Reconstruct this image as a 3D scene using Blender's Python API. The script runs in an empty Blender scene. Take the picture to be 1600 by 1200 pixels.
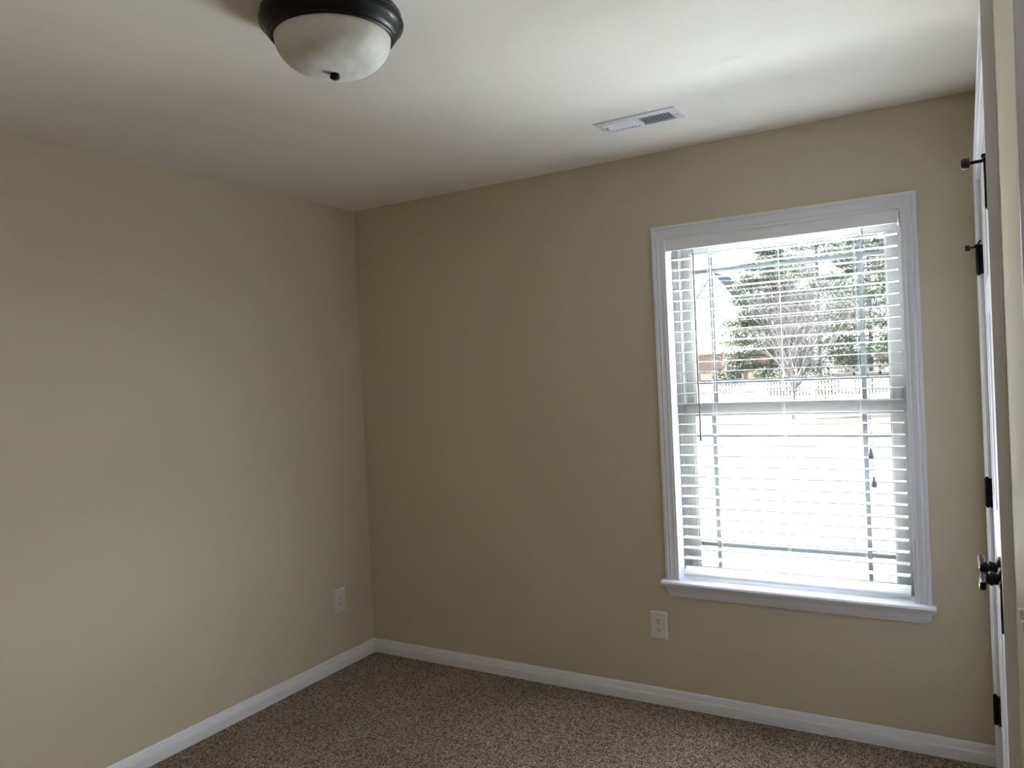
import bpy, bmesh, math, random
from mathutils import Vector, Matrix
import numpy as np

random.seed(7)
scene = bpy.context.scene
COL = scene.collection

# ------------------------------------------------------------------ camera
def camera_axes(yaw, pitch, roll):
    f = Vector((-math.sin(yaw) * math.cos(pitch), math.cos(yaw) * math.cos(pitch), math.sin(pitch)))
    r = Vector((math.cos(yaw), math.sin(yaw), 0))
    u = r.cross(f)
    c, s = math.cos(roll), math.sin(roll)
    return c * r + s * u, -s * r + c * u, f

cam_data = bpy.data.cameras.new('camera')
cam = bpy.data.objects.new('camera', cam_data)
COL.objects.link(cam)
R_, U_, F_ = camera_axes(0.5313, -0.0123, -0.0468)
cam.matrix_world = Matrix(((R_.x, U_.x, -F_.x, 2.8662), (R_.y, U_.y, -F_.y, -3.2355), (R_.z, U_.z, -F_.z, 1.4995), (0, 0, 0, 1)))
cam_data.sensor_fit = 'HORIZONTAL'
cam_data.sensor_width = 36.0
cam_data.lens = 36.0 * 1194.8 / 1600.0
cam_data.clip_start = 0.01
cam_data.clip_end = 500
scene.camera = cam

# ------------------------------------------------------------------ world, sun, exposure
SKY = (0.84, 0.92, 1.0)
world = bpy.data.worlds.new('world')
scene.world = world
world.use_nodes = True
bg = world.node_tree.nodes['Background']
bg.inputs['Color'].default_value = (*SKY, 1)
bg.inputs['Strength'].default_value = 0.32

sun_data = bpy.data.lights.new('sun', 'SUN')
sun_data.energy = 6.5
sun_data.angle = math.radians(0.6)
sun_data.color = (1.0, 0.96, 0.9)
sun = bpy.data.objects.new('sun', sun_data)
COL.objects.link(sun)
sun.rotation_euler = Vector((0.55, 0.12, -0.82)).to_track_quat('-Z', 'Y').to_euler()

# added fill light aimed at the left wall: a very wide, soft, low sun
glow_data = bpy.data.lights.new('added_fill_sun', 'SUN')
glow_data.energy = 2.6
glow_data.angle = math.radians(60)
glow_data.color = (0.90, 0.95, 1.0)
glow = bpy.data.objects.new('added_fill_sun', glow_data)
COL.objects.link(glow)
glow.rotation_euler = Vector((-1.0, -0.45, -0.10)).to_track_quat('-Z', 'Y').to_euler()

portal_data = bpy.data.lights.new('window_portal', 'AREA')
portal_data.shape = 'RECTANGLE'
portal_data.size = 0.92
portal_data.size_y = 1.50
portal_data.cycles.is_portal = True
portal = bpy.data.objects.new('window_portal', portal_data)
COL.objects.link(portal)
portal.location = (2.229, 0.20, 1.31)
portal.rotation_euler = (math.radians(-90), 0, 0)   # shines toward -y

# added area lamp on the patio to light the room through the window
bounce_data = bpy.data.lights.new('added_bounce_lamp', 'AREA')
bounce_data.shape = 'RECTANGLE'
bounce_data.size = 5.0
bounce_data.size_y = 2.2
bounce_data.energy = 700
bounce_data.color = (0.91, 0.96, 1.0)
bounce = bpy.data.objects.new('added_bounce_lamp', bounce_data)
COL.objects.link(bounce)
bounce.location = (1.8, 3.1, -0.445)
bounce.rotation_euler = (math.radians(180), 0, 0)   # shines upward

hall_data = bpy.data.lights.new('hall_fill_light', 'POINT')  # added point light without a fixture, filling the room from the hall
hall_data.energy = 3
hall_data.color = (1.0, 0.93, 0.82)
hall_data.shadow_soft_size = 0.14
hall = bpy.data.objects.new('hall_fill_light', hall_data)
COL.objects.link(hall)
hall.location = (3.65, -3.0, 2.25)

vs = scene.view_settings
vs.view_transform = 'Standard'
vs.look = 'None'
vs.gamma = 1.0
vs.use_curve_mapping = False
vs.exposure = 2.88
scene.cycles.max_bounces = 16
scene.cycles.diffuse_bounces = 10
scene.cycles.transparent_max_bounces = 24
scene.cycles.sample_clamp_indirect = 20

# ------------------------------------------------------------------ materials
def mat(name, color, rough=0.6, spec=0.5, metal=0.0, bump=0.0, bump_scale=200.0, var=0.0, var_scale=4.0, coat=0.0):
    m = bpy.data.materials.new(name)
    m.use_nodes = True
    nt = m.node_tree
    b = nt.nodes['Principled BSDF']
    b.inputs['Base Color'].default_value = (*color, 1)
    b.inputs['Roughness'].default_value = rough
    b.inputs['Specular IOR Level'].default_value = spec
    b.inputs['Metallic'].default_value = metal
    b.inputs['Coat Weight'].default_value = coat
    tc = nt.nodes.new('ShaderNodeTexCoord')
    if var > 0:
        n = nt.nodes.new('ShaderNodeTexNoise')
        n.inputs['Scale'].default_value = var_scale
        n.inputs['Detail'].default_value = 6
        nt.links.new(tc.outputs['Object'], n.inputs['Vector'])
        r = nt.nodes.new('ShaderNodeValToRGB')
        r.color_ramp.elements[0].position = 0.3
        r.color_ramp.elements[1].position = 0.7
        r.color_ramp.elements[0].color = (*[c * (1 - var) for c in color], 1)
        r.color_ramp.elements[1].color = (*[min(1, c * (1 + var)) for c in color], 1)
        nt.links.new(n.outputs['Fac'], r.inputs['Fac'])
        nt.links.new(r.outputs['Color'], b.inputs['Base Color'])
    if bump > 0:
        n = nt.nodes.new('ShaderNodeTexNoise')
        n.inputs['Scale'].default_value = bump_scale
        n.inputs['Detail'].default_value = 3
        nt.links.new(tc.outputs['Object'], n.inputs['Vector'])
        bp = nt.nodes.new('ShaderNodeBump')
        bp.inputs['Strength'].default_value = bump
        bp.inputs['Distance'].default_value = 0.001
        nt.links.new(n.outputs['Fac'], bp.inputs['Height'])
        nt.links.new(bp.outputs['Normal'], b.inputs['Normal'])
    return m

M = {}
M['wall'] = mat('beige_wall_paint', (0.605, 0.545, 0.415), 0.75, 0.2, bump=0.12, bump_scale=350)
M['ceiling'] = mat('ceiling_paint', (0.86, 0.825, 0.77), 0.9, 0.2, bump=0.15, bump_scale=300)
M['trim'] = mat('white_trim_paint', (0.755, 0.765, 0.83), 0.35, 0.5, bump=0.03, bump_scale=60)
M['door'] = mat('white_door_paint', (0.77, 0.78, 0.81), 0.4, 0.5, bump=0.05, bump_scale=90)
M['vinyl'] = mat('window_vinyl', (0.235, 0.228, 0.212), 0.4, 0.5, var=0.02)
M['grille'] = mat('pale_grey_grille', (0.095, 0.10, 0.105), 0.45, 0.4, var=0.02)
M['blind'] = mat('white_blind', (0.85, 0.86, 0.89), 0.4, 0.5, var=0.01)
M['cord'] = mat('blind_cord', (0.8, 0.8, 0.8), 0.7, 0.3, bump=0.2, bump_scale=900)
M['wand'] = mat('clear_grey_wand', (0.36, 0.35, 0.38), 0.3, 0.5, var=0.05)
M['black'] = mat('oil_rubbed_bronze', (0.007, 0.0065, 0.0075), 0.32, 0.25, metal=0.1, var=0.2, var_scale=30)
M['hinge'] = mat('matte_black_hinge', (0.008, 0.008, 0.009), 0.5, 0.2, var=0.2, var_scale=30)
M['rubber'] = mat('dark_rubber', (0.02, 0.018, 0.016), 0.6, 0.4, var=0.1)
M['rubber_white'] = mat('pale_rubber', (0.55, 0.52, 0.5), 0.6, 0.4, var=0.1)
M['plate'] = mat('white_plastic', (0.74, 0.73, 0.71), 0.35, 0.5, var=0.01)
M['slot'] = mat('dark_slot', (0.02, 0.02, 0.02), 0.8, 0.2, var=0.1)
M['vent'] = mat('white_enamel', (0.78, 0.79, 0.83), 0.35, 0.5, var=0.01)
M['duct'] = mat('dark_duct', (0.20, 0.20, 0.215), 0.7, 0.3, var=0.2)
M['screw'] = mat('screw_metal', (0.6, 0.6, 0.6), 0.35, 0.5, metal=0.8, var=0.05)

def alabaster():
    m = mat('frosted_alabaster_glass', (0.80, 0.79, 0.77), 0.5, 0.35)
    nt = m.node_tree
    b = nt.nodes['Principled BSDF']
    tc = nt.nodes.new('ShaderNodeTexCoord')
    n = nt.nodes.new('ShaderNodeTexNoise')
    n.inputs['Scale'].default_value = 9
    n.inputs['Detail'].default_value = 5
    n.inputs['Distortion'].default_value = 1.6
    r = nt.nodes.new('ShaderNodeValToRGB')
    r.color_ramp.elements[0].position = 0.35
    r.color_ramp.elements[1].position = 0.62
    r.color_ramp.elements[0].color = (0.60, 0.59, 0.57, 1)
    r.color_ramp.elements[1].color = (0.74, 0.73, 0.71, 1)
    nt.links.new(tc.outputs['Object'], n.inputs['Vector'])
    nt.links.new(n.outputs['Fac'], r.inputs['Fac'])
    nt.links.new(r.outputs['Color'], b.inputs['Base Color'])
    return m
M['alabaster'] = alabaster()

def glass():
    m = bpy.data.materials.new('window_glass')
    m.use_nodes = True
    nt = m.node_tree
    nt.nodes.clear()
    out = nt.nodes.new('ShaderNodeOutputMaterial')
    tr = nt.nodes.new('ShaderNodeBsdfTransparent')
    tr.inputs['Color'].default_value = (0.97, 0.98, 0.98, 1)
    gl = nt.nodes.new('ShaderNodeBsdfGlossy')
    gl.inputs['Roughness'].default_value = 0.02
    fr = nt.nodes.new('ShaderNodeFresnel')
    fr.inputs['IOR'].default_value = 1.45
    geo = nt.nodes.new('ShaderNodeNewGeometry')
    front = nt.nodes.new('ShaderNodeMath')
    front.operation = 'SUBTRACT'
    front.inputs[0].default_value = 1.0
    nt.links.new(geo.outputs['Backfacing'], front.inputs[1])
    fac = nt.nodes.new('ShaderNodeMath')
    fac.operation = 'MULTIPLY'
    nt.links.new(fr.outputs['Fac'], fac.inputs[0])
    nt.links.new(front.outputs['Value'], fac.inputs[1])
    mx = nt.nodes.new('ShaderNodeMixShader')
    nt.links.new(fac.outputs['Value'], mx.inputs['Fac'])
    nt.links.new(tr.outputs['BSDF'], mx.inputs[1])
    nt.links.new(gl.outputs['BSDF'], mx.inputs[2])
    nt.links.new(mx.outputs['Shader'], out.inputs['Surface'])
    return m
M['glass'] = glass()

def carpet():
    m = bpy.data.materials.new('speckled_carpet')
    m.use_nodes = True
    nt = m.node_tree
    b = nt.nodes['Principled BSDF']
    b.inputs['Roughness'].default_value = 0.95
    b.inputs['Specular IOR Level'].default_value = 0.1
    b.inputs['Sheen Weight'].default_value = 0.15
    tc = nt.nodes.new('ShaderNodeTexCoord')
    v = nt.nodes.new('ShaderNodeTexVoronoi')
    v.inputs['Scale'].default_value = 200
    n1 = nt.nodes.new('ShaderNodeTexNoise')
    n1.inputs['Scale'].default_value = 165
    n1.inputs['Detail'].default_value = 4
    n1.inputs['Roughness'].default_value = 0.7
    n2 = nt.nodes.new('ShaderNodeTexNoise')
    n2.inputs['Scale'].default_value = 2.2
    n2.inputs['Detail'].default_value = 4
    r = nt.nodes.new('ShaderNodeValToRGB')
    e = r.color_ramp.elements
    e[0].position = 0.42
    e[0].color = (0.06, 0.039, 0.028, 1)
    e[1].position = 0.60
    e[1].color = (0.55, 0.43, 0.34, 1)
    mid = e.new(0.5)
    mid.color = (0.25, 0.185, 0.145, 1)
    mxc = nt.nodes.new('ShaderNodeMixRGB')
    mxc.blend_type = 'MULTIPLY'
    mxc.inputs['Fac'].default_value = 1.0
    r2 = nt.nodes.new('ShaderNodeValToRGB')
    r2.color_ramp.elements[0].position = 0.3
    r2.color_ramp.elements[0].color = (0.84, 0.83, 0.82, 1)
    r2.color_ramp.elements[1].position = 0.7
    r2.color_ramp.elements[1].color = (1.1, 1.09, 1.08, 1)
    add = nt.nodes.new('ShaderNodeMixRGB')
    add.inputs['Fac'].default_value = 0.35
    for x in (v, n1, n2):
        nt.links.new(tc.outputs['Object'], x.inputs['Vector'])
    nt.links.new(n1.outputs['Fac'], add.inputs[1])
    nt.links.new(v.outputs['Color'], add.inputs[2])
    bw = nt.nodes.new('ShaderNodeRGBToBW')
    nt.links.new(add.outputs['Color'], bw.inputs['Color'])
    nt.links.new(bw.outputs['Val'], r.inputs['Fac'])
    nt.links.new(n2.outputs['Fac'], r2.inputs['Fac'])
    nt.links.new(r.outputs['Color'], mxc.inputs[1])
    nt.links.new(r2.outputs['Color'], mxc.inputs[2])
    nt.links.new(mxc.outputs['Color'], b.inputs['Base Color'])
    bp = nt.nodes.new('ShaderNodeBump')
    bp.inputs['Strength'].default_value = 1.0
    bp.inputs['Distance'].default_value = 0.009
    nt.links.new(bw.outputs['Val'], bp.inputs['Height'])
    nt.links.new(bp.outputs['Normal'], b.inputs['Normal'])
    return m
M['carpet'] = carpet()

def brick():
    m = bpy.data.materials.new('red_brick')
    m.use_nodes = True
    nt = m.node_tree
    b = nt.nodes['Principled BSDF']
    b.inputs['Roughness'].default_value = 0.9
    tc = nt.nodes.new('ShaderNodeTexCoord')
    mp = nt.nodes.new('ShaderNodeMapping')
    mp.inputs['Rotation'].default_value = (math.radians(90), 0, 0)
    br = nt.nodes.new('ShaderNodeTexBrick')
    br.inputs['Color1'].default_value = (0.32, 0.215, 0.195, 1)
    br.inputs['Color2'].default_value = (0.40, 0.28, 0.255, 1)
    br.inputs['Mortar'].default_value = (0.48, 0.44, 0.42, 1)
    br.inputs['Scale'].default_value = 2.0
    br.inputs['Mortar Size'].default_value = 0.015
    nt.links.new(tc.outputs['Object'], mp.inputs['Vector'])
    nt.links.new(mp.outputs['Vector'], br.inputs['Vector'])
    nt.links.new(br.outputs['Color'], b.inputs['Base Color'])
    return m
M['brick'] = brick()
M['lawn'] = mat('dormant_lawn', (0.135, 0.13, 0.105), 0.95, 0.1, bump=0.5, bump_scale=20, var=0.14, var_scale=1.2)
M['concrete'] = mat('white_concrete', (0.85, 0.845, 0.83), 0.85, 0.2, bump=0.2, bump_scale=60, var=0.03, var_scale=2)
M['fence'] = mat('white_fence_paint', (0.75, 0.74, 0.72), 0.7, 0.3, var=0.12, var_scale=3)
M['bark'] = mat('pale_bark', (0.20, 0.185, 0.195), 0.9, 0.2, var=0.3, var_scale=5)
M['pine'] = mat('pine_needles', (0.165, 0.19, 0.155), 0.8, 0.2, var=0.35, var_scale=0.8)
M['shrub'] = mat('shrub_leaves', (0.10, 0.115, 0.09), 0.8, 0.2, var=0.3, var_scale=2)
M['shingle'] = mat('roof_shingle', (0.22, 0.22, 0.225), 0.9, 0.2, var=0.12, var_scale=3)
M['slate'] = mat('dark_blue_slate', (0.024, 0.027, 0.036), 0.9, 0.15, var=0.15, var_scale=3)
M['siding'] = mat('pale_siding', (0.75, 0.75, 0.74), 0.8, 0.3, var=0.05)
M['pane'] = mat('dark_pane', (0.05, 0.055, 0.06), 0.1, 0.5, var=0.1)
M['deck'] = mat('weathered_deck_wood', (0.17, 0.14, 0.13), 0.9, 0.2, var=0.25, var_scale=4)

# ------------------------------------------------------------------ mesh helpers
class MB:
    def __init__(self):
        self.v, self.f = [], []

    def add(self, vs, fs):
        o = len(self.v)
        self.v += [tuple(x) for x in vs]
        self.f += [tuple(i + o for i in q) for q in fs]
        return self

    def box(self, x0, x1, y0, y1, z0, z1, fn=None):
        vs = [(x, y, z) for x in (x0, x1) for y in (y0, y1) for z in (z0, z1)]
        if fn:
            vs = [fn(*p) for p in vs]
        return self.add(vs, [(0, 1, 3, 2), (4, 6, 7, 5), (0, 4, 5, 1), (2, 3, 7, 6), (0, 2, 6, 4), (1, 5, 7, 3)])

    def rbox(self, x0, x1, y0, y1, z0, z1, r, axis='y', n=3):
        """box whose outline across `axis` has rounded corners"""
        a = {'x': (y0, y1, z0, z1), 'y': (x0, x1, z0, z1), 'z': (x0, x1, y0, y1)}[axis]
        pts = []
        for cx, cy, s in ((a[1] - r, a[3] - r, 0), (a[0] + r, a[3] - r, 1), (a[0] + r, a[2] + r, 2), (a[1] - r, a[2] + r, 3)):
            for k in range(n + 1):
                t = (s + k / n) * math.pi / 2
                pts.append((cx + r * math.cos(t), cy + r * math.sin(t)))
        lo, hi = {'x': (x0, x1), 'y': (y0, y1), 'z': (z0, z1)}[axis]
        mk = {'x': lambda p, q: (q, p[0], p[1]), 'y': lambda p, q: (p[0], q, p[1]), 'z': lambda p, q: (p[0], p[1], q)}[axis]
        k = len(pts)
        vs = [mk(p, lo) for p in pts] + [mk(p, hi) for p in pts]
        fs = [tuple(range(k)), tuple(range(2 * k - 1, k - 1, -1))]
        fs += [(i, (i + 1) % k, k + (i + 1) % k, k + i) for i in range(k)]
        return self.add(vs, fs)

    def tube(self, pts, rad, n=8, cap=True):
        pts = [Vector(p) for p in pts]
        rads = rad if isinstance(rad, (list, tuple)) else [rad] * len(pts)
        vs, fs = [], []
        ref = None
        for i, p in enumerate(pts):
            d = (pts[min(i + 1, len(pts) - 1)] - pts[max(i - 1, 0)]).normalized()
            if ref is None:
                ref = Vector((1, 0, 0)) if abs(d.x) < 0.8 else Vector((0, 1, 0))
            u = (ref - d * ref.dot(d)).normalized()
            w = d.cross(u)
            ref = u
            for k in range(n):
                t = 2 * math.pi * k / n
                vs.append(p + rads[i] * (math.cos(t) * u + math.sin(t) * w))
        for i in range(len(pts) - 1):
            for k in range(n):
                a, b = i * n + k, i * n + (k + 1) % n
                fs.append((a, b, b + n, a + n))
        if cap:
            fs.append(tuple(range(n - 1, -1, -1)))
            fs.append(tuple(range((len(pts) - 1) * n, len(pts) * n)))
        return self.add(vs, fs)

    def lathe(self, prof, center, axis='z', n=48):
        """prof: list of (radius, height) along the axis"""
        cx, cy, cz = center
        vs, fs = [], []
        for r, h in prof:
            for k in range(n):
                t = 2 * math.pi * k / n
                a, b = r * math.cos(t), r * math.sin(t)
                vs.append({'z': (cx + a, cy + b, cz + h), 'x': (cx + h, cy + a, cz + b), 'y': (cx + a, cy + h, cz + b)}[axis])
        for i in range(len(prof) - 1):
            for k in range(n):
                a, b = i * n + k, i * n + (k + 1) % n
                fs.append((a, b, b + n, a + n))
        fs.append(tuple(range(n)))
        fs.append(tuple(range((len(prof) - 1) * n, len(prof) * n)))
        return self.add(vs, fs)

    def sweep(self, nodes, prof, place, closed=False):
        """nodes: [((a,b),(oa,ob))] path corners with mitred outward vectors; prof: [(u,v)]; place(a,b,v)->xyz"""
        k = len(prof)
        vs, fs = [], []
        for (a, b), (oa, ob) in nodes:
            for u, v in prof:
                vs.append(place(a + oa * u, b + ob * u, v))
        m = len(nodes)
        for i in range(m if closed else m - 1):
            j = (i + 1) % m
            for q in range(k):
                r = (q + 1) % k
                fs.append((i * k + q, i * k + r, j * k + r, j * k + q))
        if not closed:
            fs.append(tuple(range(k)))
            fs.append(tuple(range((m - 1) * k + k - 1, (m - 1) * k - 1, -1)))
        return self.add(vs, fs)

    def build(self, name, material, parent=None, smooth=35, bevel=0.0, loc=None):
        me = bpy.data.meshes.new(name)
        vs = self.v
        if parent is not None:
            loc = world_loc(parent)
        if loc is not None:
            vs = [(x - loc[0], y - loc[1], z - loc[2]) for x, y, z in vs]
        me.from_pydata(vs, [], self.f)
        bm = bmesh.new()
        bm.from_mesh(me)
        bmesh.ops.recalc_face_normals(bm, faces=bm.faces)
        bm.to_mesh(me)
        bm.free()
        me.materials.append(material)
        if smooth:
            me.polygons.foreach_set('use_smooth', [True] * len(me.polygons))
            me.set_sharp_from_angle(angle=math.radians(smooth))
        o = bpy.data.objects.new(name, me)
        COL.objects.link(o)
        if parent is not None:
            o.parent = parent
        elif loc is not None:
            o.location = loc
        if bevel:
            md = o.modifiers.new('bevel', 'BEVEL')
            md.width = bevel
            md.segments = 2
            md.limit_method = 'ANGLE'
            md.angle_limit = math.radians(40)
        return o

def world_loc(o):
    p = Vector((0, 0, 0))
    while o is not None:
        p += o.location
        o = o.parent
    return p

def empty(name, loc):
    o = bpy.data.objects.new(name, None)
    COL.objects.link(o)
    o.location = loc
    o.empty_display_size = 0.1
    return o

def tag(o, label=None, cat=None, group=None, kind=None):
    if label:
        o['label'] = label
    if cat:
        o['category'] = cat
    if group:
        o['group'] = group
    if kind:
        o['kind'] = kind
    return o

def copy_tree(o, parent=None):
    c = o.copy()
    COL.objects.link(c)
    if parent is not None:
        c.parent = parent
    for ch in list(o.children):
        copy_tree(ch, c)
    return c

H = 2.44
WT = 0.17          # outside wall thickness

def RW(d, y, z):
    """right wall: d = distance out of the wall into the room"""
    return (2.9363 + (y + 1.594) * 0.00502 - d, y, z)

# ------------------------------------------------------------------ room shell
tag(MB().box(0.0, 4.4, -4.2, 0.0, -0.12, 0.0).build('floor', M['carpet'], smooth=0),
    'speckled brown cut pile carpet covering the bedroom floor', 'floor', kind='structure')
tag(MB().box(-0.15, 4.5, -4.3, WT, H, H + 0.10).build('ceiling', M['ceiling'], smooth=0),
    'smooth pale ceiling above the empty bedroom', 'ceiling', kind='structure')

OX0, OX1, OZ0, OZ1 = 1.768, 2.690, 0.545, 2.060     # window opening in the wall
mb = MB()
mb.box(-0.15, OX0 - 0.012, 0, WT, -0.5, H)
mb.box(OX1 + 0.012, 4.5, 0, WT, -0.5, H)
mb.box(OX0 - 0.012, OX1 + 0.012, 0, WT, -0.5, OZ0)
mb.box(OX0 - 0.012, OX1 + 0.012, 0, WT, OZ1 + 0.012, H)
tag(mb.build('wall_back', M['wall'], smooth=0), 'beige painted wall around the bright window', 'wall', kind='structure')
tag(MB().box(-0.15, 0, -4.3, 0, -0.5, H).build('wall_left', M['wall'], smooth=0),
    'long plain beige wall left of the corner', 'wall', kind='structure')
tag(MB().box(0, 3.03, -3.75, -3.63, 0, H).build('wall_rear', M['wall'], smooth=0),
    'plain beige wall behind the viewpoint', 'wall', kind='structure')
CY0, CY1, CZ = -0.130, -1.5315, 2.090    # closet opening
EY0, EY1, EZ = -2.5175, -3.330, 2.045    # entry opening
T = 0.115
mb = MB()
for y0, y1, z0, z1 in ((0, CY0, 0, H), (CY0, CY1, CZ, H), (CY1, EY0, 0, H), (EY0, EY1, EZ, H), (EY1, -3.63, 0, H)):
    mb.box(0, -T, y0, y1, z0, z1, RW)
tag(mb.build('wall_right', M['wall'], smooth=0), 'narrow beige wall strip beside the closet door casing', 'wall', kind='structure')
mb = MB()
mb.box(4.3, 4.42, -4.2, -1.9, 0, H)
tag(mb.build('wall_hall_far', M['wall'], smooth=0), 'beige wall of the hall beyond the open doorway', 'wall', kind='structure')
tag(MB().box(3.04, 4.3, -2.02, -1.9, 0, H).build('wall_hall_side', M['wall'], smooth=0),
    'short beige wall closing the hall beside the closet', 'wall', kind='structure')
tag(MB().box(3.03, 4.3, -4.2, -4.08, 0, H).build('wall_hall_end', M['wall'], smooth=0),
    'beige end wall of the hall behind the viewpoint', 'wall', kind='structure')

# roof of the house: keeps sky and sun off the ceiling and shades the nearest lawn
mb = MB()
e = 0.45
for sgn in (1,):
    vs = [(-6, WT + e, 2.62), (9, WT + e, 2.62), (9, -5.0, 5.0), (-6, -5.0, 5.0), (-6, -10, 2.62), (9, -10, 2.62)]
    mb.add(vs, [(0, 1, 2, 3), (3, 2, 5, 4), (0, 4, 5, 1), (0, 3, 4), (1, 5, 2)])
tag(mb.build('roof', M['shingle'], smooth=0), 'grey shingle roof of the house over the bedroom', 'roof', kind='structure')

# baseboards
BP = [(0, 0), (0.0165, 0), (0.0165, 0.040), (0.0155, 0.0425), (0.0120, 0.0455), (0.0095, 0.0530), (0.0060, 0.0640), (0.0030, 0.0712), (0.0015, 0.0725), (0, 0.0725)]
def baseboard(name, a, b, place, label):
    mb = MB()
    vs = [place(a, u, v) for u, v in BP] + [place(b, u, v) for u, v in BP]
    k = len(BP)
    mb.add(vs, [tuple(range(k)), tuple(range(2 * k - 1, k - 1, -1))] + [(i, (i + 1) % k, k + (i + 1) % k, k + i) for i in range(k)])
    return tag(mb.build(name, M['trim'], smooth=30), label, 'baseboard', kind='structure')
baseboard('baseboard_back', 0.0, 2.940, lambda s, u, v: (s, -u, v), 'white baseboard along the window wall')
baseboard('baseboard_left', -3.62, 0.0, lambda s, u, v: (u, s, v), 'white baseboard along the plain left wall')
baseboard('baseboard_right', -1.594, -2.4555, lambda s, u, v: RW(u, s, v), 'short white baseboard between closet and entry casings')

# ------------------------------------------------------------------ window
CASING = [(0, 0), (0, 0.009), (0.003, 0.0105), (0.010, 0.0105), (0.012, 0.0125), (0.015, 0.0105), (0.022, 0.0115),
          (0.030, 0.0145), (0.036, 0.0165), (0.040, 0.0145), (0.043, 0.0145), (0.046, 0.0175), (0.0575, 0.0175), (0.0575, 0)]
win = tag(empty('window_1', (2.229, 0, 0.57)), 'white double hung window with colonial casing and stool', 'window', kind='structure')
mb = MB()
a0, a1, az = 1.773, 2.6865, 2.0545
mb.sweep([((a0, 0.566), (-1, 0)), ((a0, az), (-1, 1)), ((a1, az), (1, 1)), ((a1, 0.566), (1, 0))], CASING, lambda a, b, v: (a, -v, b))
mb.build('casing', M['trim'], win, smooth=25)
# stool with bullnose front and horns, apron with cove
mb = MB()
nose = [(-0.034, 0.545), (-0.042, 0.548), (-0.046, 0.5555), (-0.042, 0.563), (-0.034, 0.566), (0.0, 0.566), (0.0, 0.545)]
k = len(nose)
xs = (1.699, 2.757)
mb.add([(x, y, z) for x in xs for y, z in nose], [tuple(range(k)), tuple(range(2 * k - 1, k - 1, -1))] + [(i, (i + 1) % k, k + (i + 1) % k, k + i) for i in range(k)])
mb.box(OX0, OX1, -0.001, 0.10, 0.545, 0.566)
mb.build('stool', M['trim'], win, smooth=40)
mb = MB()
ap = [(0, 0.545), (-0.030, 0.545), (-0.029, 0.540), (-0.022, 0.534), (-0.0185, 0.526), (-0.0185, 0.512), (-0.015, 0.505), (-0.011, 0.500), (-0.011, 0.494), (0, 0.494)]
k = len(ap)
vs = []
for x, s in ((1.7155, 1), (2.7435, -1)):
    for y, z in ap:
        vs.append((x - s * (-y - 0.0185) * 0.9 + s * (0.545 - z) * 0.12, y, z))
mb.add(vs, [tuple(range(k)), tuple(range(2 * k - 1, k - 1, -1))] + [(i, (i + 1) % k, k + (i + 1) % k, k + i) for i in range(k)])
mb.build('apron', M['trim'], win, smooth=40)
# jamb liner
mb = MB()
mb.box(OX0 - 0.012, OX0, 0, WT, OZ0, OZ1)
mb.box(OX1, OX1 + 0.012, 0, WT, OZ0, OZ1)
mb.box(OX0 - 0.012, OX1 + 0.012, 0, WT, OZ1, OZ1 + 0.012)
mb.build('jamb', M['trim'], win, smooth=0)
# vinyl frame
FY0, FY1 = 0.098, 0.172
mb = MB()
fp = [(0, 0), (0, -0.012), (0.020, -0.012), (0.020, -0.004), (0.028, -0.004), (0.028, 0.074), (0, 0.074)]
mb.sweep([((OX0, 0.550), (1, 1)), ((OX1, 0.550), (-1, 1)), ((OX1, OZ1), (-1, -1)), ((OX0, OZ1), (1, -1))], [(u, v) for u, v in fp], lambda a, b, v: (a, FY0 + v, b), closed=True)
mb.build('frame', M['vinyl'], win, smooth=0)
def sash(name, x0, x1, z0, z1, y0, y1, sw, bw, tw, vm, hm):
    ring = MB()
    ip = 0.006
    # stiles and rails with a small glazing step
    ring.box(x0, x0 + sw, y0, y1, z0, z1)
    ring.box(x1 - sw, x1, y0, y1, z0, z1)
    ring.box(x0 + sw, x1 - sw, y0, y1, z0, z0 + bw)
    ring.box(x0 + sw, x1 - sw, y0, y1, z1 - tw, z1)
    gx0, gx1, gz0, gz1 = x0 + sw, x1 - sw, z0 + bw, z1 - tw
    yb = (y0 + y1) / 2
    ring.sweep([((gx0, gz0), (1, 1)), ((gx1, gz0), (-1, 1)), ((gx1, gz1), (-1, -1)), ((gx0, gz1), (1, -1))],
               [(0, -0.008), (0.009, -0.004), (0.009, 0.006), (0, 0.006)], lambda a, b, v: (a, yb + v, b), closed=True)
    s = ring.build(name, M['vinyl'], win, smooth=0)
    MB().box(gx0, gx1, yb - 0.002, yb + 0.002, gz0, gz1).build('glass_pane', M['glass'], s, smooth=0)
    MB().box(gx0, gx1, yb + 0.012, yb + 0.015, gz0, gz1).build('glass_pane', M['glass'], s, smooth=0)
    for x in vm:
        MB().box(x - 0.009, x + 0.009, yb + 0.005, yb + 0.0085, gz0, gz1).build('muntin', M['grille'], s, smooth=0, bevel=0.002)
    for z in hm:
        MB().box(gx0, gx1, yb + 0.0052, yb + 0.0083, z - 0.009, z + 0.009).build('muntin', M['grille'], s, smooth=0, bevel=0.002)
    return s
sx0, sx1 = OX0 + 0.026, OX1 - 0.026
sash('upper_sash', sx0, sx1, 1.285, 2.045, 0.138, 0.165, 0.036, 0.040, 0.042, (1.922, 2.526), (1.918, 1.424))
low = sash('lower_sash', sx0, sx1, 0.566, 1.330, 0.104, 0.134, 0.036, 0.030, 0.046, (1.918, 2.526), (1.190, 0.705))
MB().box(sx0 + 0.002, sx1 - 0.002, 0.099, 0.104, 1.322, 1.330).build('lift_lip', M['vinyl'], low, smooth=0)
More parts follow.
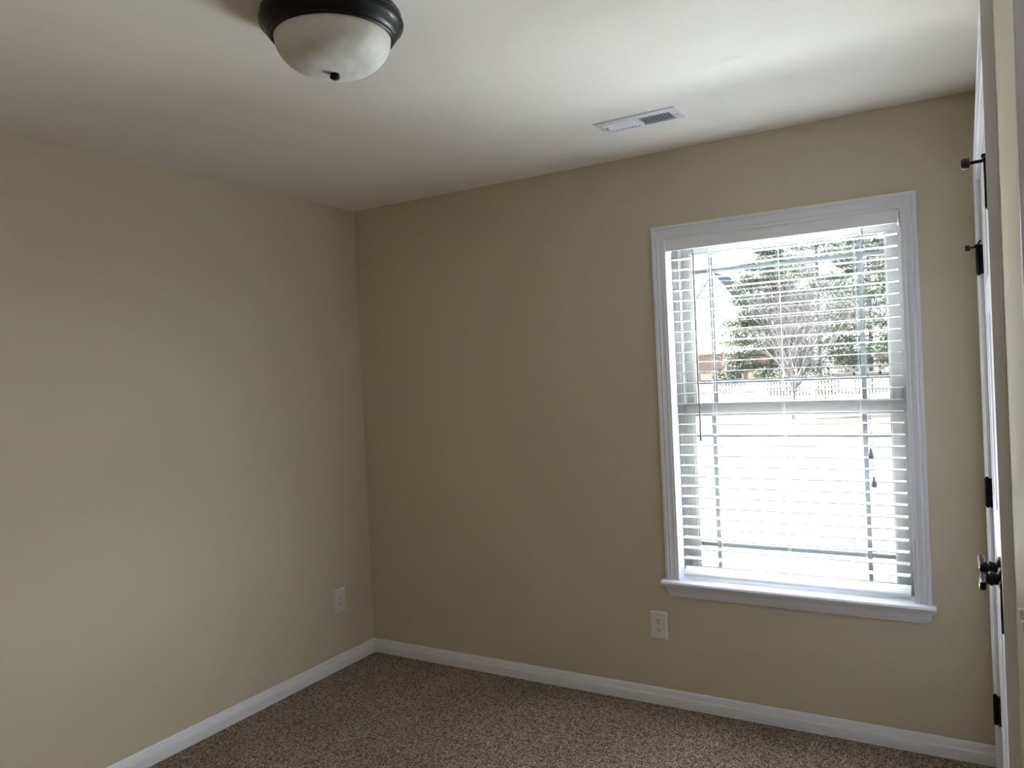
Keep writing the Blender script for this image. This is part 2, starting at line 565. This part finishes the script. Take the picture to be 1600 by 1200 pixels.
for x in (2.003, 2.438):
    mb = MB()
    mb.rbox(x - 0.030, x + 0.030, 0.104, 0.128, 1.330, 1.335, 0.002, axis='y')
    mb.tube([(x - 0.028, 0.116, 1.337), (x - 0.012, 0.114, 1.342), (x + 0.010, 0.114, 1.343), (x + 0.028, 0.112, 1.338)], [0.003, 0.006, 0.007, 0.003], 10)
    mb.lathe([(0.001, 0.0), (0.009, 0.0), (0.009, 0.016), (0.006, 0.019), (0.001, 0.019)], (x, 0.116, 1.333), n=16)
    mb.build('sash_lock', M['plate'], low, smooth=50)

# ------------------------------------------------------------------ window blind
BX0, BX1 = 1.776, 2.680
blind = tag(empty('window_blind', (2.229, 0.045, 2.03)), 'white horizontal slat blind hanging open in the window', 'window blind')
mb = MB()
mb.rbox(BX0 - 0.007, BX1 - 0.002, 0.002, 0.012, 2.004, 2.058, 0.003, axis='x')
for xe in (BX0 - 0.003, BX1 - 0.002):
    mb.box(xe - 0.004, xe, 0.004, 0.080, 2.006, 2.056)
mb.build('valance', M['blind'], blind, smooth=40)
MB().box(BX0 + 0.004, BX1 - 0.010, 0.020, 0.066, 2.012, 2.052).build('head_rail', M['blind'], blind, smooth=0, bevel=0.002)
SX0, SX1 = 1.784, 2.672
slat_z = [1.4727 + 0.0453 * i for i in range(-18, 12)]
def slat_mesh(z):
    mb = MB()
    w = 0.025
    prof = []
    for i in range(7):
        t = -1 + 2 * i / 6
        prof.append((0.045 + w * t, z + 0.0006 * (1 - t * t)))
    top = prof
    bot = [(y, zz - 0.0030) for y, zz in reversed(prof)]
    pr = top + bot
    k = len(pr)
    mb.add([(x, y, zz) for x in (SX0, SX1) for y, zz in pr], [tuple(range(k)), tuple(range(2 * k - 1, k - 1, -1))] + [(i, (i + 1) % k, k + (i + 1) % k, k + i) for i in range(k)])
    return mb
first = None
for z in slat_z:
    if first is None:
        first = slat_mesh(z).build('slat', M['blind'], blind, smooth=40)
    else:
        s = first.copy()
        COL.objects.link(s)
        s.parent = blind
        s.location.z = z - slat_z[0]
mb = MB()
mb.rbox(SX0, SX1, -0.0255, 0.0255, -0.008, 0.008, 0.004, axis='x')
tl = math.radians(33)
mb.v = [(x, 0.046 + y * math.cos(tl) - z * math.sin(tl), 0.5955 + y * math.sin(tl) + z * math.cos(tl)) for x, y, z in mb.v]
mb.build('bottom_rail', M['blind'], blind, smooth=40)
for x in (1.945, 2.230, 2.519):
    mb = MB()
    for y in (0.0185, 0.0715):
        mb.tube([(x, y, 2.012), (x, y, 0.584 if y < 0.04 else 0.616)], 0.0008, 5)
    mb.tube([(x + 0.006, 0.0185, 2.012), (x + 0.006, 0.0185, 0.584)], 0.0006, 5)
    for z in slat_z:
        mb.tube([(x, 0.0185, z - 0.003), (x, 0.0715, z - 0.003)], 0.0006, 4)
    mb.build('ladder_cord', M['cord'], blind, smooth=0)
mb = MB()
mb.tube([(1.889, 0.006, 2.0), (1.889, 0.013, 1.985), (1.889, 0.013, 1.98)], 0.002, 8)
mb.tube([(1.889, 0.013, 1.985), (1.8885, 0.012, 1.60), (1.889, 0.012, 1.20)], 0.0038, 8)
mb.lathe([(0.001, 0), (0.0052, 0.002), (0.0052, 0.024), (0.003, 0.030), (0.001, 0.030)], (1.889, 0.012, 1.175), n=12)
mb.build('tilt_wand', M['wand'], blind, smooth=40)
for x, xb, zb, yy in ((2.5525, 2.554, 1.125, 0.011), (2.556, 2.561, 1.014, 0.014)):
    c = MB().tube([(x, 0.016, 2.004), (x - 0.003, yy, 1.6), (xb, yy, zb + 0.02)], 0.0011, 6).build('lift_cord', M['wand'], blind, smooth=0)
    mb = MB()
    mb.lathe([(0.001, 0.024), (0.004, 0.024), (0.005, 0.010), (0.0095, 0.002), (0.0115, -0.009), (0.0095, -0.016), (0.001, -0.017)], (xb, yy, zb), n=16)
    mb.build('tassel', M['wand'], c, smooth=40)

# ------------------------------------------------------------------ closet doors, casings, entry jamb
DOOR_CASING = [(u, v * 1.06) for u, v in CASING]
mb = MB()
mb.sweep([((CY0 + 0.005, 0), (1, 0)), ((CY0 + 0.005, CZ + 0.005), (1, 1)), ((CY1 - 0.005, CZ + 0.005), (-1, 1)), ((CY1 - 0.005, 0), (-1, 0))], DOOR_CASING, lambda a, b, v: RW(v, a, b))
tag(mb.build('trim_1', M['trim'], smooth=25), 'white colonial casing around the closet double doors', 'door casing', kind='structure')
mb = MB()
mb.sweep([((EY0 + 0.005, 0), (1, 0)), ((EY0 + 0.005, EZ + 0.005), (1, 1)), ((EY1 - 0.005, EZ + 0.005), (-1, 1)), ((EY1 - 0.005, 0), (-1, 0))], DOOR_CASING, lambda a, b, v: RW(v, a, b))
for y0, y1, z0, z1 in ((EY0, EY0 - 0.018, 0, EZ), (EY1 + 0.018, EY1, 0, EZ), (EY0, EY1, EZ - 0.018, EZ)):
    mb.box(0.0, -T - 0.003, y0, y1, z0, z1, RW)
    # door stop strip
for y0, y1, z0, z1 in ((EY0 - 0.018, EY0 - 0.029, 0, EZ - 0.018), (EY1 + 0.029, EY1 + 0.018, 0, EZ - 0.018)):
    mb.box(-0.040, -0.075, y0, y1, z0, z1, RW)
tag(mb.build('trim_2', M['trim'], smooth=25), 'white casing at the right edge beside the viewpoint', 'door casing', kind='structure')

def leaf(name, y0, y1, hinge_y, lever_y, lever_dir, label, stop_len):
    """y0 > y1; panel door with its face at the wall plane"""
    d = tag(empty(name, RW(0, hinge_y, 0)), label, 'closet door', kind='structure')
    mb = MB()
    z0, z1 = 0.018, 2.083
    W = y0 - y1
    st = 0.105
    ys = [y0, y0 - st, y0 - W / 2 + 0.045, y0 - W / 2 - 0.045, y1 + st, y1]
    zs = [z0, 0.24, 0.86, 1.02, 1.62, 1.72, 1.96, z1]
    fd = -0.001
    for i in range(5):
        for j in range(7):
            a, b, c, e_ = ys[i], ys[i + 1], zs[j], zs[j + 1]
            if i in (1, 3) and j in (1, 3, 5):
                rings = []
                for ins, dep in ((0, 0), (0.006, -0.004), (0.012, -0.009), (0.020, -0.009), (0.045, -0.003), (0.05, -0.003)):
                    rings.append([(fd + dep, a - ins, c + ins), (fd + dep, b + ins, c + ins), (fd + dep, b + ins, e_ - ins), (fd + dep, a - ins, e_ - ins)])
                vs = [RW(*p) for r in rings for p in r]
                fs = []
                for q in range(len(rings) - 1):
                    for s in range(4):
                        fs.append((q * 4 + s, q * 4 + (s + 1) % 4, q * 4 + 4 + (s + 1) % 4, q * 4 + 4 + s))
                q = (len(rings) - 1) * 4
                fs.append((q, q + 1, q + 2, q + 3))
                mb.add(vs, fs)
            else:
                mb.add([RW(fd, a, c), RW(fd, b, c), RW(fd, b, e_), RW(fd, a, e_)], [(0, 1, 2, 3)])
    # back and edges
    mb.add([RW(q, y, z) for q in (fd, -0.036) for y, z in ((y0, z0), (y1, z0), (y1, z1), (y0, z1))],
           [(4, 5, 6, 7), (0, 1, 5, 4), (1, 2, 6, 5), (2, 3, 7, 6), (3, 0, 4, 7)])
    mb.build('panel', M['door'], d, smooth=20)
    for i, zc in enumerate((1.820, 1.015, 0.257)):
        h = MB()
        c = RW(0.0135, hinge_y, zc)
        hh = 0.049
        h.lathe([(0.001, -hh - 0.004), (0.004, -hh - 0.004), (0.0055, -hh), (0.0078, -hh), (0.0078, -0.016), (0.0072, -0.0155), (0.0078, -0.015), (0.0078, 0.015), (0.0072, 0.0155), (0.0078, 0.016), (0.0078, hh), (0.0055, hh), (0.0045, hh + 0.005), (0.001, hh + 0.006)], c, n=20)
        h.box(0.0065, -0.002, hinge_y, hinge_y + (0.022 if hinge_y < -1 else -0.022), zc - hh, zc + hh, RW)
        ho = h.build('hinge', M['hinge'], d, smooth=40)
        if i == 0:
            s = MB()
            top = zc + hh - 0.004
            s.lathe([(0.001, 0), (0.011, 0), (0.011, 0.006), (0.001, 0.006)], (c[0], c[1], top + 0.001), n=16)
            yy = hinge_y + (0.012 if hinge_y < -1 else -0.012)
            p0 = Vector((c[0], hinge_y, top + 0.004))
            p1 = Vector(RW(0.022, yy, top - 0.002))
            p2 = Vector(RW(stop_len - 0.008, yy, top - 0.003))
            s.tube([p0, p1, p2], 0.0032, 8)
            s.tube([p0, Vector(RW(0.012, yy, top + 0.012)), Vector(RW(0.006, yy + 0.02 * (1 if hinge_y < -1 else -1), top + 0.016))], 0.003, 8)
            so = s.build('door_stop', M['hinge'], ho, smooth=40)
            t = MB()
            t.lathe([(0.001, -stop_len - 0.002), (0.0085, -stop_len - 0.001), (0.0102, -stop_len + 0.002), (0.0102, -stop_len + 0.012), (0.005, -stop_len + 0.013), (0.001, -stop_len + 0.013)],
                    (RW(0, yy, 0)[0], yy, top - 0.003), axis='x', n=20)
            t.build('door_stop_tip', M['rubber'], ho, smooth=40)
    # lever handle: rose, neck, lever
    zc = 0.907
    base = RW(0, lever_y, zc)
    r = MB()
    r.lathe([(0.001, 0.0), (0.031, 0.0), (0.031, -0.003), (0.028, -0.007), (0.018, -0.009), (0.0155, -0.011), (0.0155, -0.018), (0.0185, -0.020), (0.0185, -0.027), (0.0150, -0.030), (0.0145, -0.040), (0.0135, -0.046), (0.001, -0.046)], base, axis='x', n=32)
    ro = r.build('lever_handle', M['black'], d, smooth=40)
    l = MB()
    s = lever_dir
    ln = 1.0 if s > 0 else 0.78
    pts = [RW(0.042, lever_y - 0.012 * s, zc), RW(0.0425, lever_y + 0.02 * s, zc + 0.002), RW(0.043, lever_y + 0.06 * s * ln, zc + 0.003), RW(0.044, lever_y + 0.098 * s * ln, zc + 0.001), RW(0.044, lever_y + 0.110 * s * ln, zc)]
    n = 12
    vs, fs = [], []
    for i, p in enumerate(pts):
        a, b = (0.0085, 0.0125) if i else (0.007, 0.011)
        if i == len(pts) - 1:
            a, b = 0.007, 0.0105
        for k in range(n):
            t = 2 * math.pi * k / n
            ca, sa = math.cos(t), math.sin(t)
            sx = math.copysign(abs(ca) ** 0.6, ca)
            sz = math.copysign(abs(sa) ** 0.6, sa)
            vs.append((p[0] + a * sx, p[1], p[2] + b * sz))
    for i in range(len(pts) - 1):
        for k in range(n):
            fs.append((i * n + k, i * n + (k + 1) % n, (i + 1) * n + (k + 1) % n, (i + 1) * n + k))
    fs += [tuple(range(n)), tuple(range((len(pts) - 1) * n, len(pts) * n))]
    l.add(vs, fs)
    l.build('lever', M['black'], ro, smooth=45)
    return d
leaf('door_1', -0.134, -0.829, -0.1315, -0.772, 1, 'far leaf of the white closet doors, nearest the window wall', 0.050)
leaf('door_2', -0.833, -1.528, -1.5305, -0.890, -1, 'near leaf of the white closet doors, with the large door stop', 0.056)
# closet interior behind the doors
mb = MB()
mb.box(-0.75, -0.80, CY0 + 0.1, CY1 - 0.1, 0, H, RW)
tag(mb.build('wall_closet', M['wall'], smooth=0), 'beige wall inside the closed closet', 'wall', kind='structure')

# ------------------------------------------------------------------ ceiling lamp
LX, LY = 1.512, -1.752
lamp = tag(empty('ceiling_lamp', (LX, LY, H)), 'round flush ceiling lamp with dark bronze pan and frosted bowl', 'ceiling lamp')
mb = MB()
mb.lathe([(0.001, 0.0), (0.172, 0.0), (0.176, -0.006), (0.1765, -0.012), (0.1735, -0.016), (0.178, -0.019), (0.181, -0.025), (0.180, -0.032), (0.174, -0.038),
          (0.169, -0.043), (0.164, -0.052), (0.159, -0.059), (0.155, -0.061), (0.155, -0.064), (0.1515, -0.067), (0.147, -0.066), (0.146, -0.058), (0.001, -0.055)], (LX, LY, H), n=96)
mb.build('pan', M['black'], lamp, smooth=40)
mb = MB()
prof = []
for i in range(17):
    t = i / 16 * math.pi / 2
    prof.append((max(0.001, 0.1465 * math.cos(t) ** 0.8), -0.063 - 0.089 * math.sin(t)))
mb.lathe(prof, (LX, LY, H), n=96)
mb.build('glass_bowl', M['alabaster'], lamp, smooth=60)
mb = MB()
mb.lathe([(0.001, -0.149), (0.010, -0.149), (0.012, -0.1525), (0.0085, -0.154), (0.0105, -0.156), (0.013, -0.159), (0.012, -0.163), (0.008, -0.1655), (0.001, -0.166)], (LX, LY, H), n=32)
mb.build('finial', M['black'], lamp, smooth=50)

# ------------------------------------------------------------------ ceiling register
VX, VY, VW, VD = 1.8455, -0.458, 0.318, 0.140
vent = tag(empty('air_vent', (VX, VY, H)), 'white two-way metal air vent set in the ceiling', 'air vent')
mb = MB()
fpv = [(0, 0), (0.002, 0.004), (0.016, 0.0085), (0.026, 0.0085), (0.028, 0.006), (0.028, 0)]
mb.sweep([((VX - VW / 2, VY - VD / 2), (1, 1)), ((VX + VW / 2, VY - VD / 2), (-1, 1)), ((VX + VW / 2, VY + VD / 2), (-1, -1)), ((VX - VW / 2, VY + VD / 2), (1, -1))], fpv, lambda a, b, v: (a, b, H - v), closed=True)
mb.box(VX - 0.008, VX + 0.008, VY - VD / 2 + 0.026, VY + VD / 2 - 0.026, H - 0.0085, H - 0.001)
mb.build('face_plate', M['vent'], vent, smooth=25)
MB().box(VX - VW / 2 + 0.026, VX + VW / 2 - 0.026, VY - VD / 2 + 0.026, VY + VD / 2 - 0.026, H - 0.0006, H - 0.0001).build('duct_opening', M['duct'], vent, smooth=0)
for side in (-1, 1):
    for i in range(9):
        x = VX + side * (0.018 + i * 0.0135)
        mb = MB()
        t = math.radians(48) * side
        dx, dz = 0.0055 * math.sin(t), 0.0038
        x0, x1 = x - dx, x + dx
        y0, y1 = VY - VD / 2 + 0.027, VY + VD / 2 - 0.027
        th = 0.0006
        mb.add([(x0 - th, y0, H - 0.0012), (x0 + th, y0, H - 0.0012), (x1 + th, y0, H - 0.0085), (x1 - th, y0, H - 0.0085),
                (x0 - th, y1, H - 0.0012), (x0 + th, y1, H - 0.0012), (x1 + th, y1, H - 0.0085), (x1 - th, y1, H - 0.0085)],
               [(0, 1, 2, 3), (4, 7, 6, 5), (0, 4, 5, 1), (1, 5, 6, 2), (2, 6, 7, 3), (3, 7, 4, 0)])
        mb.build('louver', M['vent'], vent, smooth=0)
for sx in (-1, 1):
    MB().lathe([(0.001, -0.0100), (0.0035, -0.0095), (0.004, -0.008), (0.001, -0.007)], (VX + sx * (VW / 2 - 0.012), VY, H), n=12).build('screw', M['screw'], vent, smooth=40)
mb = MB()
mb.box(VX - VW / 2 + 0.030, VX - VW / 2 + 0.034, VY - 0.012, VY + 0.012, H - 0.016, H - 0.001)
mb.build('damper_lever', M['vent'], vent, smooth=0, bevel=0.001)

# ------------------------------------------------------------------ outlets and switch
def outlet(place, loc, label):
    """place(a, b, v): a along the wall, b up, v out of the wall"""
    root = tag(empty('wall_outlet', loc), label, 'outlet', group='wall outlets')
    w, h = 0.039, 0.0625
    mb = MB()
    rings = [(w, h, 0.0), (w, h, 0.0022), (w - 0.0015, h - 0.0015, 0.0042), (w - 0.006, h - 0.006, 0.006), (0.001, 0.001, 0.006)]
    vs = []
    for a, b, v in rings:
        vs += [place(-a, -b, v), place(a, -b, v), place(a, b, v), place(-a, b, v)]
    fs = [(0, 1, 2, 3)]
    for q in range(len(rings) - 1):
        for s in range(4):
            fs.append((q * 4 + s, q * 4 + (s + 1) % 4, q * 4 + 4 + (s + 1) % 4, q * 4 + 4 + s))
    q = (len(rings) - 1) * 4
    fs.append((q, q + 1, q + 2, q + 3))
    mb.add(vs, fs)
    mb.build('cover_plate', M['plate'], root, smooth=20)
    for b0 in (0.0195, -0.0195):
        mb = MB()
        n = 32
        pts = []
        for k in range(n):
            t = 2 * math.pi * k / n
            pts.append((0.0172 * math.cos(t), max(-0.0143, min(0.0143, 0.0172 * math.sin(t)))))
        vs = [place(a, b0 + b, 0.0055) for a, b in pts] + [place(a * 0.98, b0 + b * 0.98, 0.0078) for a, b in pts]
        mb.add(vs, [tuple(range(n)), tuple(range(n, 2 * n))] + [(i, (i + 1) % n, n + (i + 1) % n, n + i) for i in range(n)])
        rc = mb.build('receptacle', M['plate'], root, smooth=30)
        for da, hb in ((-0.0064, 0.0045), (0.0064, 0.0036)):
            s = MB()
            vs = [place(da + sa * 0.0013, b0 + 0.004 + sb * hb, v) for v in (0.0076, 0.0080) for sa, sb in ((-1, -1), (1, -1), (1, 1), (-1, 1))]
            s.add(vs, [(0, 1, 2, 3), (4, 5, 6, 7), (0, 1, 5, 4), (1, 2, 6, 5), (2, 3, 7, 6), (3, 0, 4, 7)])
            s.build('slot', M['slot'], rc, smooth=0)
        s = MB()
        pts = [(0.0027 * math.cos(2 * math.pi * k / 14), -0.0075 + 0.0030 * math.sin(2 * math.pi * k / 14)) for k in range(14)]
        vs = [place(a, b0 + b, 0.0076) for a, b in pts] + [place(a, b0 + b, 0.0080) for a, b in pts]
        s.add(vs, [tuple(range(14)), tuple(range(14, 28))] + [(i, (i + 1) % 14, 14 + (i + 1) % 14, 14 + i) for i in range(14)])
        s.build('ground_hole', M['slot'], rc, smooth=0)
    s = MB()
    pts = [(0.003 * math.cos(2 * math.pi * k / 14), 0.003 * math.sin(2 * math.pi * k / 14)) for k in range(14)]
    vs = [place(a, b, 0.0055) for a, b in pts] + [place(a * 0.8, b * 0.8, 0.0070) for a, b in pts]
    s.add(vs, [tuple(range(14)), tuple(range(14, 28))] + [(i, (i + 1) % 14, 14 + (i + 1) % 14, 14 + i) for i in range(14)])
    s.build('screw', M['screw'], root, smooth=30)
    return root
outlet(lambda a, b, v: (1.667 + a, -v, 0.352 + b), (1.667, 0, 0.352), 'white duplex wall outlet below the window')
outlet(lambda a, b, v: (v, -0.257 + a, 0.352 + b), (0, -0.257, 0.352), 'white duplex wall outlet on the left wall near the corner')

sw = tag(empty('light_switch', RW(0, -2.21, 1.19)), 'white two-toggle light switch at the right edge of the room', 'light switch')
mb = MB()
mb.box(0, 0.005, -2.152, -2.268, 1.13, 1.25, RW)
mb.build('cover_plate', M['plate'], sw, smooth=0, bevel=0.0015)
for y in (-2.187, -2.233):
    mb = MB()
    mb.add([RW(d_, y + s * w_, 1.19 + z_) for d_, w_, zz in ((0.005, 0.0052, (-0.012, 0.012)), (0.019, 0.0035, (0.003, 0.012))) for s in (-1, 1) for z_ in zz],
           [(0, 1, 3, 2), (4, 6, 7, 5), (0, 2, 6, 4), (1, 5, 7, 3), (0, 4, 5, 1), (2, 3, 7, 6)])
    mb.build('toggle', M['plate'], sw, smooth=0, bevel=0.001)

# ------------------------------------------------------------------ outside
G = -0.5
mb = MB()
mb.add([(-120, -20, G), (90, -20, G), (90, 150, G), (-120, 150, G)], [(0, 1, 2, 3)])
tag(mb.build('lawn', M['lawn'], smooth=0), 'pale dormant lawn in full sun outside the window', 'lawn', kind='structure')

tag(MB().box(-5.0, 8.0, WT, 4.35, G, G + 0.04).build('reflector', M['concrete'], smooth=0, bevel=0.01),  # added slab out of view, pale to bounce light up to the ceiling
    'white sunlit concrete patio added unseen under the window to bounce light', 'reflector', kind='structure')

fence = tag(empty('picket_fence', (-4.3, 36.6, G)), 'white picket fence along the far edge of the lawn', 'fence')
FZ = 0.50
for p in range(7):
    x0 = -13.0 + p * 2.4
    MB().box(x0 - 0.06, x0 + 0.06, 36.55, 36.67, G, FZ + 0.06).build('post', M['fence'], fence, smooth=0)
    if p == 6:
        break
    mb = MB()
    mb.box(x0 + 0.06, x0 + 2.34, 36.62, 36.66, G + 0.2, G + 0.29)
    mb.box(x0 + 0.06, x0 + 2.34, 36.62, 36.66, FZ - 0.25, FZ - 0.16)
    for i in range(15):
        x = x0 + 0.10 + i * 0.152
        mb.add([(px, y, pz) for y in (36.58, 36.62) for px, pz in ((x, G + 0.05), (x + 0.085, G + 0.05), (x + 0.085, FZ - 0.05), (x + 0.0425, FZ), (x, FZ - 0.05))],
               [(0, 1, 2, 3, 4), (9, 8, 7, 6, 5), (0, 5, 6, 1), (1, 6, 7, 2), (2, 7, 8, 3), (3, 8, 9, 4), (4, 9, 5, 0)])
    mb.build('picket_panel', M['fence'], fence, smooth=0)

# bare multi-branched tree
def bare_tree(base, seed):
    rnd = random.Random(seed)
    trunk, limbs = MB(), MB()
    def grow(p, d, length, rad, depth):
        pts = [p]
        rr = [rad]
        q, dd = p.copy(), d.copy()
        for i in range(3):
            dd = (dd + Vector((rnd.uniform(-.12, .12), rnd.uniform(-.12, .12), rnd.uniform(-.02, .10)))).normalized()
            q = q + dd * length / 3
            pts.append(q.copy())
            rr.append(rad * (1 - 0.13 * (i + 1)))
        (trunk if depth == 0 else limbs).tube(pts, rr, 6 if depth < 2 else 4 if depth < 4 else 3, cap=False)
        if depth >= 6:
            return
        n = {0: 8, 1: 3, 2: 3, 3: 3, 4: 3, 5: 2}[depth]
        for i in range(n):
            az = 2 * math.pi * (i + rnd.random() * 0.8) / n
            spread = {0: rnd.uniform(0.18, 0.86)}.get(depth, rnd.uniform(0.2, 0.62))
            side = Vector((math.cos(az), math.sin(az), 0.1))
            nd = (dd * math.cos(spread) + side * math.sin(spread)).normalized()
            k = rnd.choice((1, 2, 3, 3)) if depth else 3
            grow(pts[k], nd, length * rnd.uniform(0.68, 0.88) if depth else 1.3, max(0.0055, rad * (0.48 if depth == 0 else 0.57)), depth + 1)
    grow(Vector(base), Vector((0.02, 0, 1)), 1.0, 0.105, 0)
    t = tag(empty('bare_tree', base), 'small bare leafless tree standing in the middle of the lawn', 'tree')
    trunk.build('trunk', M['bark'], t, smooth=60)
    limbs.build('branches', M['bark'], t, smooth=0)
bare_tree((-2.233, 24.49, G), 5)

# evergreen trees
def evergreen(base, height, radius, seed, label, nleaf=22000, mat_='pine', start=0.12):
    rnd = np.random.RandomState(seed)
    t = tag(empty('evergreen_tree', base), label, 'tree', group='evergreen trees behind the fence')
    tr = MB()
    tr.tube([base, (base[0] + 0.1, base[1], base[2] + height * 0.5), (base[0], base[1] + 0.1, base[2] + height * 0.96)], [radius * 0.05, radius * 0.035, 0.03], 8)
    nb = 70
    tips = []
    for i in range(nb):
        h = start + (0.97 - start) * (i + rnd.rand()) / nb
        az = rnd.rand() * 6.283
        prof = math.sin(min(1.0, (1 - h) * 1.25) * math.pi / 2) * (0.75 + 0.45 * rnd.rand())
        L = radius * prof
        p0 = Vector((base[0], base[1], base[2] + h * height))
        p1 = p0 + Vector((math.cos(az) * L, math.sin(az) * L, L * rnd.uniform(-0.15, 0.35)))
        tr.tube([p0, (p0 + p1) / 2 + Vector((0, 0, 0.1)), p1], [0.05, 0.035, 0.012], 4, cap=False)
        tips.append((p0, p1, L))
    tr.build('trunk', M['bark'], t, smooth=60)
    fo = MB()
    per = nleaf // nb
    vs, fs = [], []
    for p0, p1, L in tips:
        for _ in range(per):
            s = 0.25 + 0.8 * rnd.rand() ** 0.7
            c = p0.lerp(p1, s) + Vector((rnd.normal(0, 0.16), rnd.normal(0, 0.16), rnd.normal(0, 0.11))) * (0.8 + 0.35 * L)
            d = Vector(rnd.normal(0, 1, 3)).normalized()
            e_ = d.cross(Vector(rnd.normal(0, 1, 3))).normalized()
            a, b = rnd.uniform(0.08, 0.18), rnd.uniform(0.025, 0.055)
            k = len(vs)
            vs += [c - d * a, c + e_ * b, c + d * a, c - e_ * b]
            fs.append((k, k + 1, k + 2, k + 3))
    fo.add(vs, fs)
    fo.build('foliage', M[mat_], t, smooth=0)
    return t
evergreen((-7.2, 45.3, G), 10.6, 2.4, 1, 'evergreen tree beside the brick house, leftmost of the evergreens')
evergreen((-6.6, 60.3, G), 16.5, 3.5, 2, 'tall evergreen tree rising straight behind the bare tree', start=0.04)
evergreen((-1.9, 48.6, G), 12.5, 2.9, 3, 'evergreen tree right of the bare tree, before the pale house')

# left brick house with a gable roof
hs = tag(empty('brick_house', (-11.9, 52.5, G)), 'red brick house with a steep grey gable roof behind the fence', 'house')
MB().box(-15.9, -7.9, 50, 55, G, 2.35).build('wall', M['brick'], hs, smooth=0)
mb = MB()
mb.add([(-15.9, y, 2.35) for y in (50.02, 55)] + [(-7.9, y, 2.35) for y in (50.02, 55)] + [(-11.9, y, 7.75) for y in (50.02, 55)], [(0, 2, 4), (1, 5, 3), (0, 4, 5, 1), (2, 3, 5, 4), (0, 1, 3, 2)])
mb.build('gable_siding', M['siding'], hs, smooth=0)
mb = MB()
for sg in (-1, 1):
    pr = [(-11.9, 7.85), (-11.9 + sg * 4.4, 7.85 - 5.94), (-11.9 + sg * 4.4, 7.85 - 5.94 + 0.18), (-11.9, 8.03)]
    mb.add([(x, y, z) for y in (50.04, 55.2) for x, z in pr], [(0, 1, 2, 3), (7, 6, 5, 4), (0, 4, 5, 1), (1, 5, 6, 2), (2, 6, 7, 3), (3, 7, 4, 0)])
mb.build('roof', M['slate'], hs, smooth=0)
mb = MB().box(-15.9, -7.9, 49.8, 50.02, 2.28, 2.42)
for sg in (-1, 1):
    pr = [(-11.9, 7.80), (-11.9 + sg * 4.4, 7.80 - 5.94), (-11.9 + sg * 4.4, 8.05 - 5.94), (-11.9, 8.05)]
    mb.add([(x, y, z) for y in (49.86, 50.03) for x, z in pr], [(0, 1, 2, 3), (7, 6, 5, 4), (0, 4, 5, 1), (1, 5, 6, 2), (2, 6, 7, 3), (3, 7, 4, 0)])
mb.build('fascia', M['siding'], hs, smooth=0)
for x in (-13.9, -10.6):
    w_ = MB().box(x - 0.6, x + 0.6, 49.93, 50.02, 0.4, 1.9).build('window', M['siding'], hs, smooth=0)
    MB().box(x - 0.5, x + 0.5, 49.91, 49.94, 0.5, 1.8).build('pane', M['pane'], w_, smooth=0)
# right house, pale with brick patches
h2 = tag(empty('pale_house', (0, 71, G)), 'pale sided house with brick bays seen between the evergreens', 'house')
MB().box(-7.0, 6.0, 67, 75, G, 2.4).build('wall', M['siding'], h2, smooth=0)
mb = MB()
mb.add([(-7.5, 66.5, 2.35), (6.5, 66.5, 2.35), (6.5, 75.5, 2.35), (-7.5, 75.5, 2.35), (-7.5, 71, 4.7), (6.5, 71, 4.7)], [(0, 1, 5, 4), (3, 4, 5, 2), (0, 4, 3), (1, 2, 5), (0, 3, 2, 1)])
mb.build('roof', M['shingle'], h2, smooth=0)
for x in (-5.6, -2.5):
    MB().box(x - 0.55, x + 0.55, 66.9, 67.02, 1.05, 2.1).build('brick_bay', M['brick'], h2, smooth=0)
# low wooden deck with rail
dk = tag(empty('garden_deck', (-1.5, 43.2, G)), 'low brown wooden deck with rail behind the fence on the right', 'deck')
MB().box(-3.6, 0.6, 42.4, 44.0, 0.55, 0.72).build('platform', M['deck'], dk, smooth=0)
for x in (-3.5, -2.2, -0.9, 0.4):
    MB().box(x - 0.06, x + 0.06, 42.4, 42.52, G, 1.05).build('post', M['deck'], dk, smooth=0)
MB().box(-3.6, 0.6, 42.4, 42.48, 0.98, 1.06).build('rail', M['deck'], dk, smooth=0)

# shrubs
def shrub(c, r, h, seed, label):
    rnd = np.random.RandomState(seed)
    t = tag(empty('shrub', c), label, 'shrub', group='shrubs before the houses')
    vs, fs = [], []
    for _ in range(900):
        d = Vector(rnd.normal(0, 1, 3)).normalized()
        q = rnd.rand() ** 0.4
        p = Vector((c[0] + d.x * r * q, c[1] + d.y * r * q, c[2] + h * 0.5 + d.z * h * 0.5 * q))
        a = Vector(rnd.normal(0, 1, 3)).normalized()
        b = a.cross(d).normalized()
        k = len(vs)
        s = rnd.uniform(0.05, 0.12)
        vs += [p - a * s, p + b * s * 0.6, p + a * s, p - b * s * 0.6]
        fs.append((k, k + 1, k + 2, k + 3))
    MB().add(vs, fs).build('foliage', M['shrub'], t, smooth=0)
    st = MB()
    for i in range(4):
        a = i * 1.57
        st.tube([(c[0], c[1], c[2]), (c[0] + math.cos(a) * r * 0.5, c[1] + math.sin(a) * r * 0.5, c[2] + h * 0.6)], [0.04, 0.015], 5)
    st.build('stems', M['bark'], t, smooth=0)
shrub((-10.9, 48.3, G), 0.9, 1.7, 11, 'round dark shrub against the brick house wall')
shrub((-5.6, 40.2, G), 1.1, 1.7, 12, 'wide shrub right of the brick house behind the fence')
shrub((-3.3, 39.6, G), 0.8, 1.4, 13, 'dark shrub between the bare tree and the garden deck')
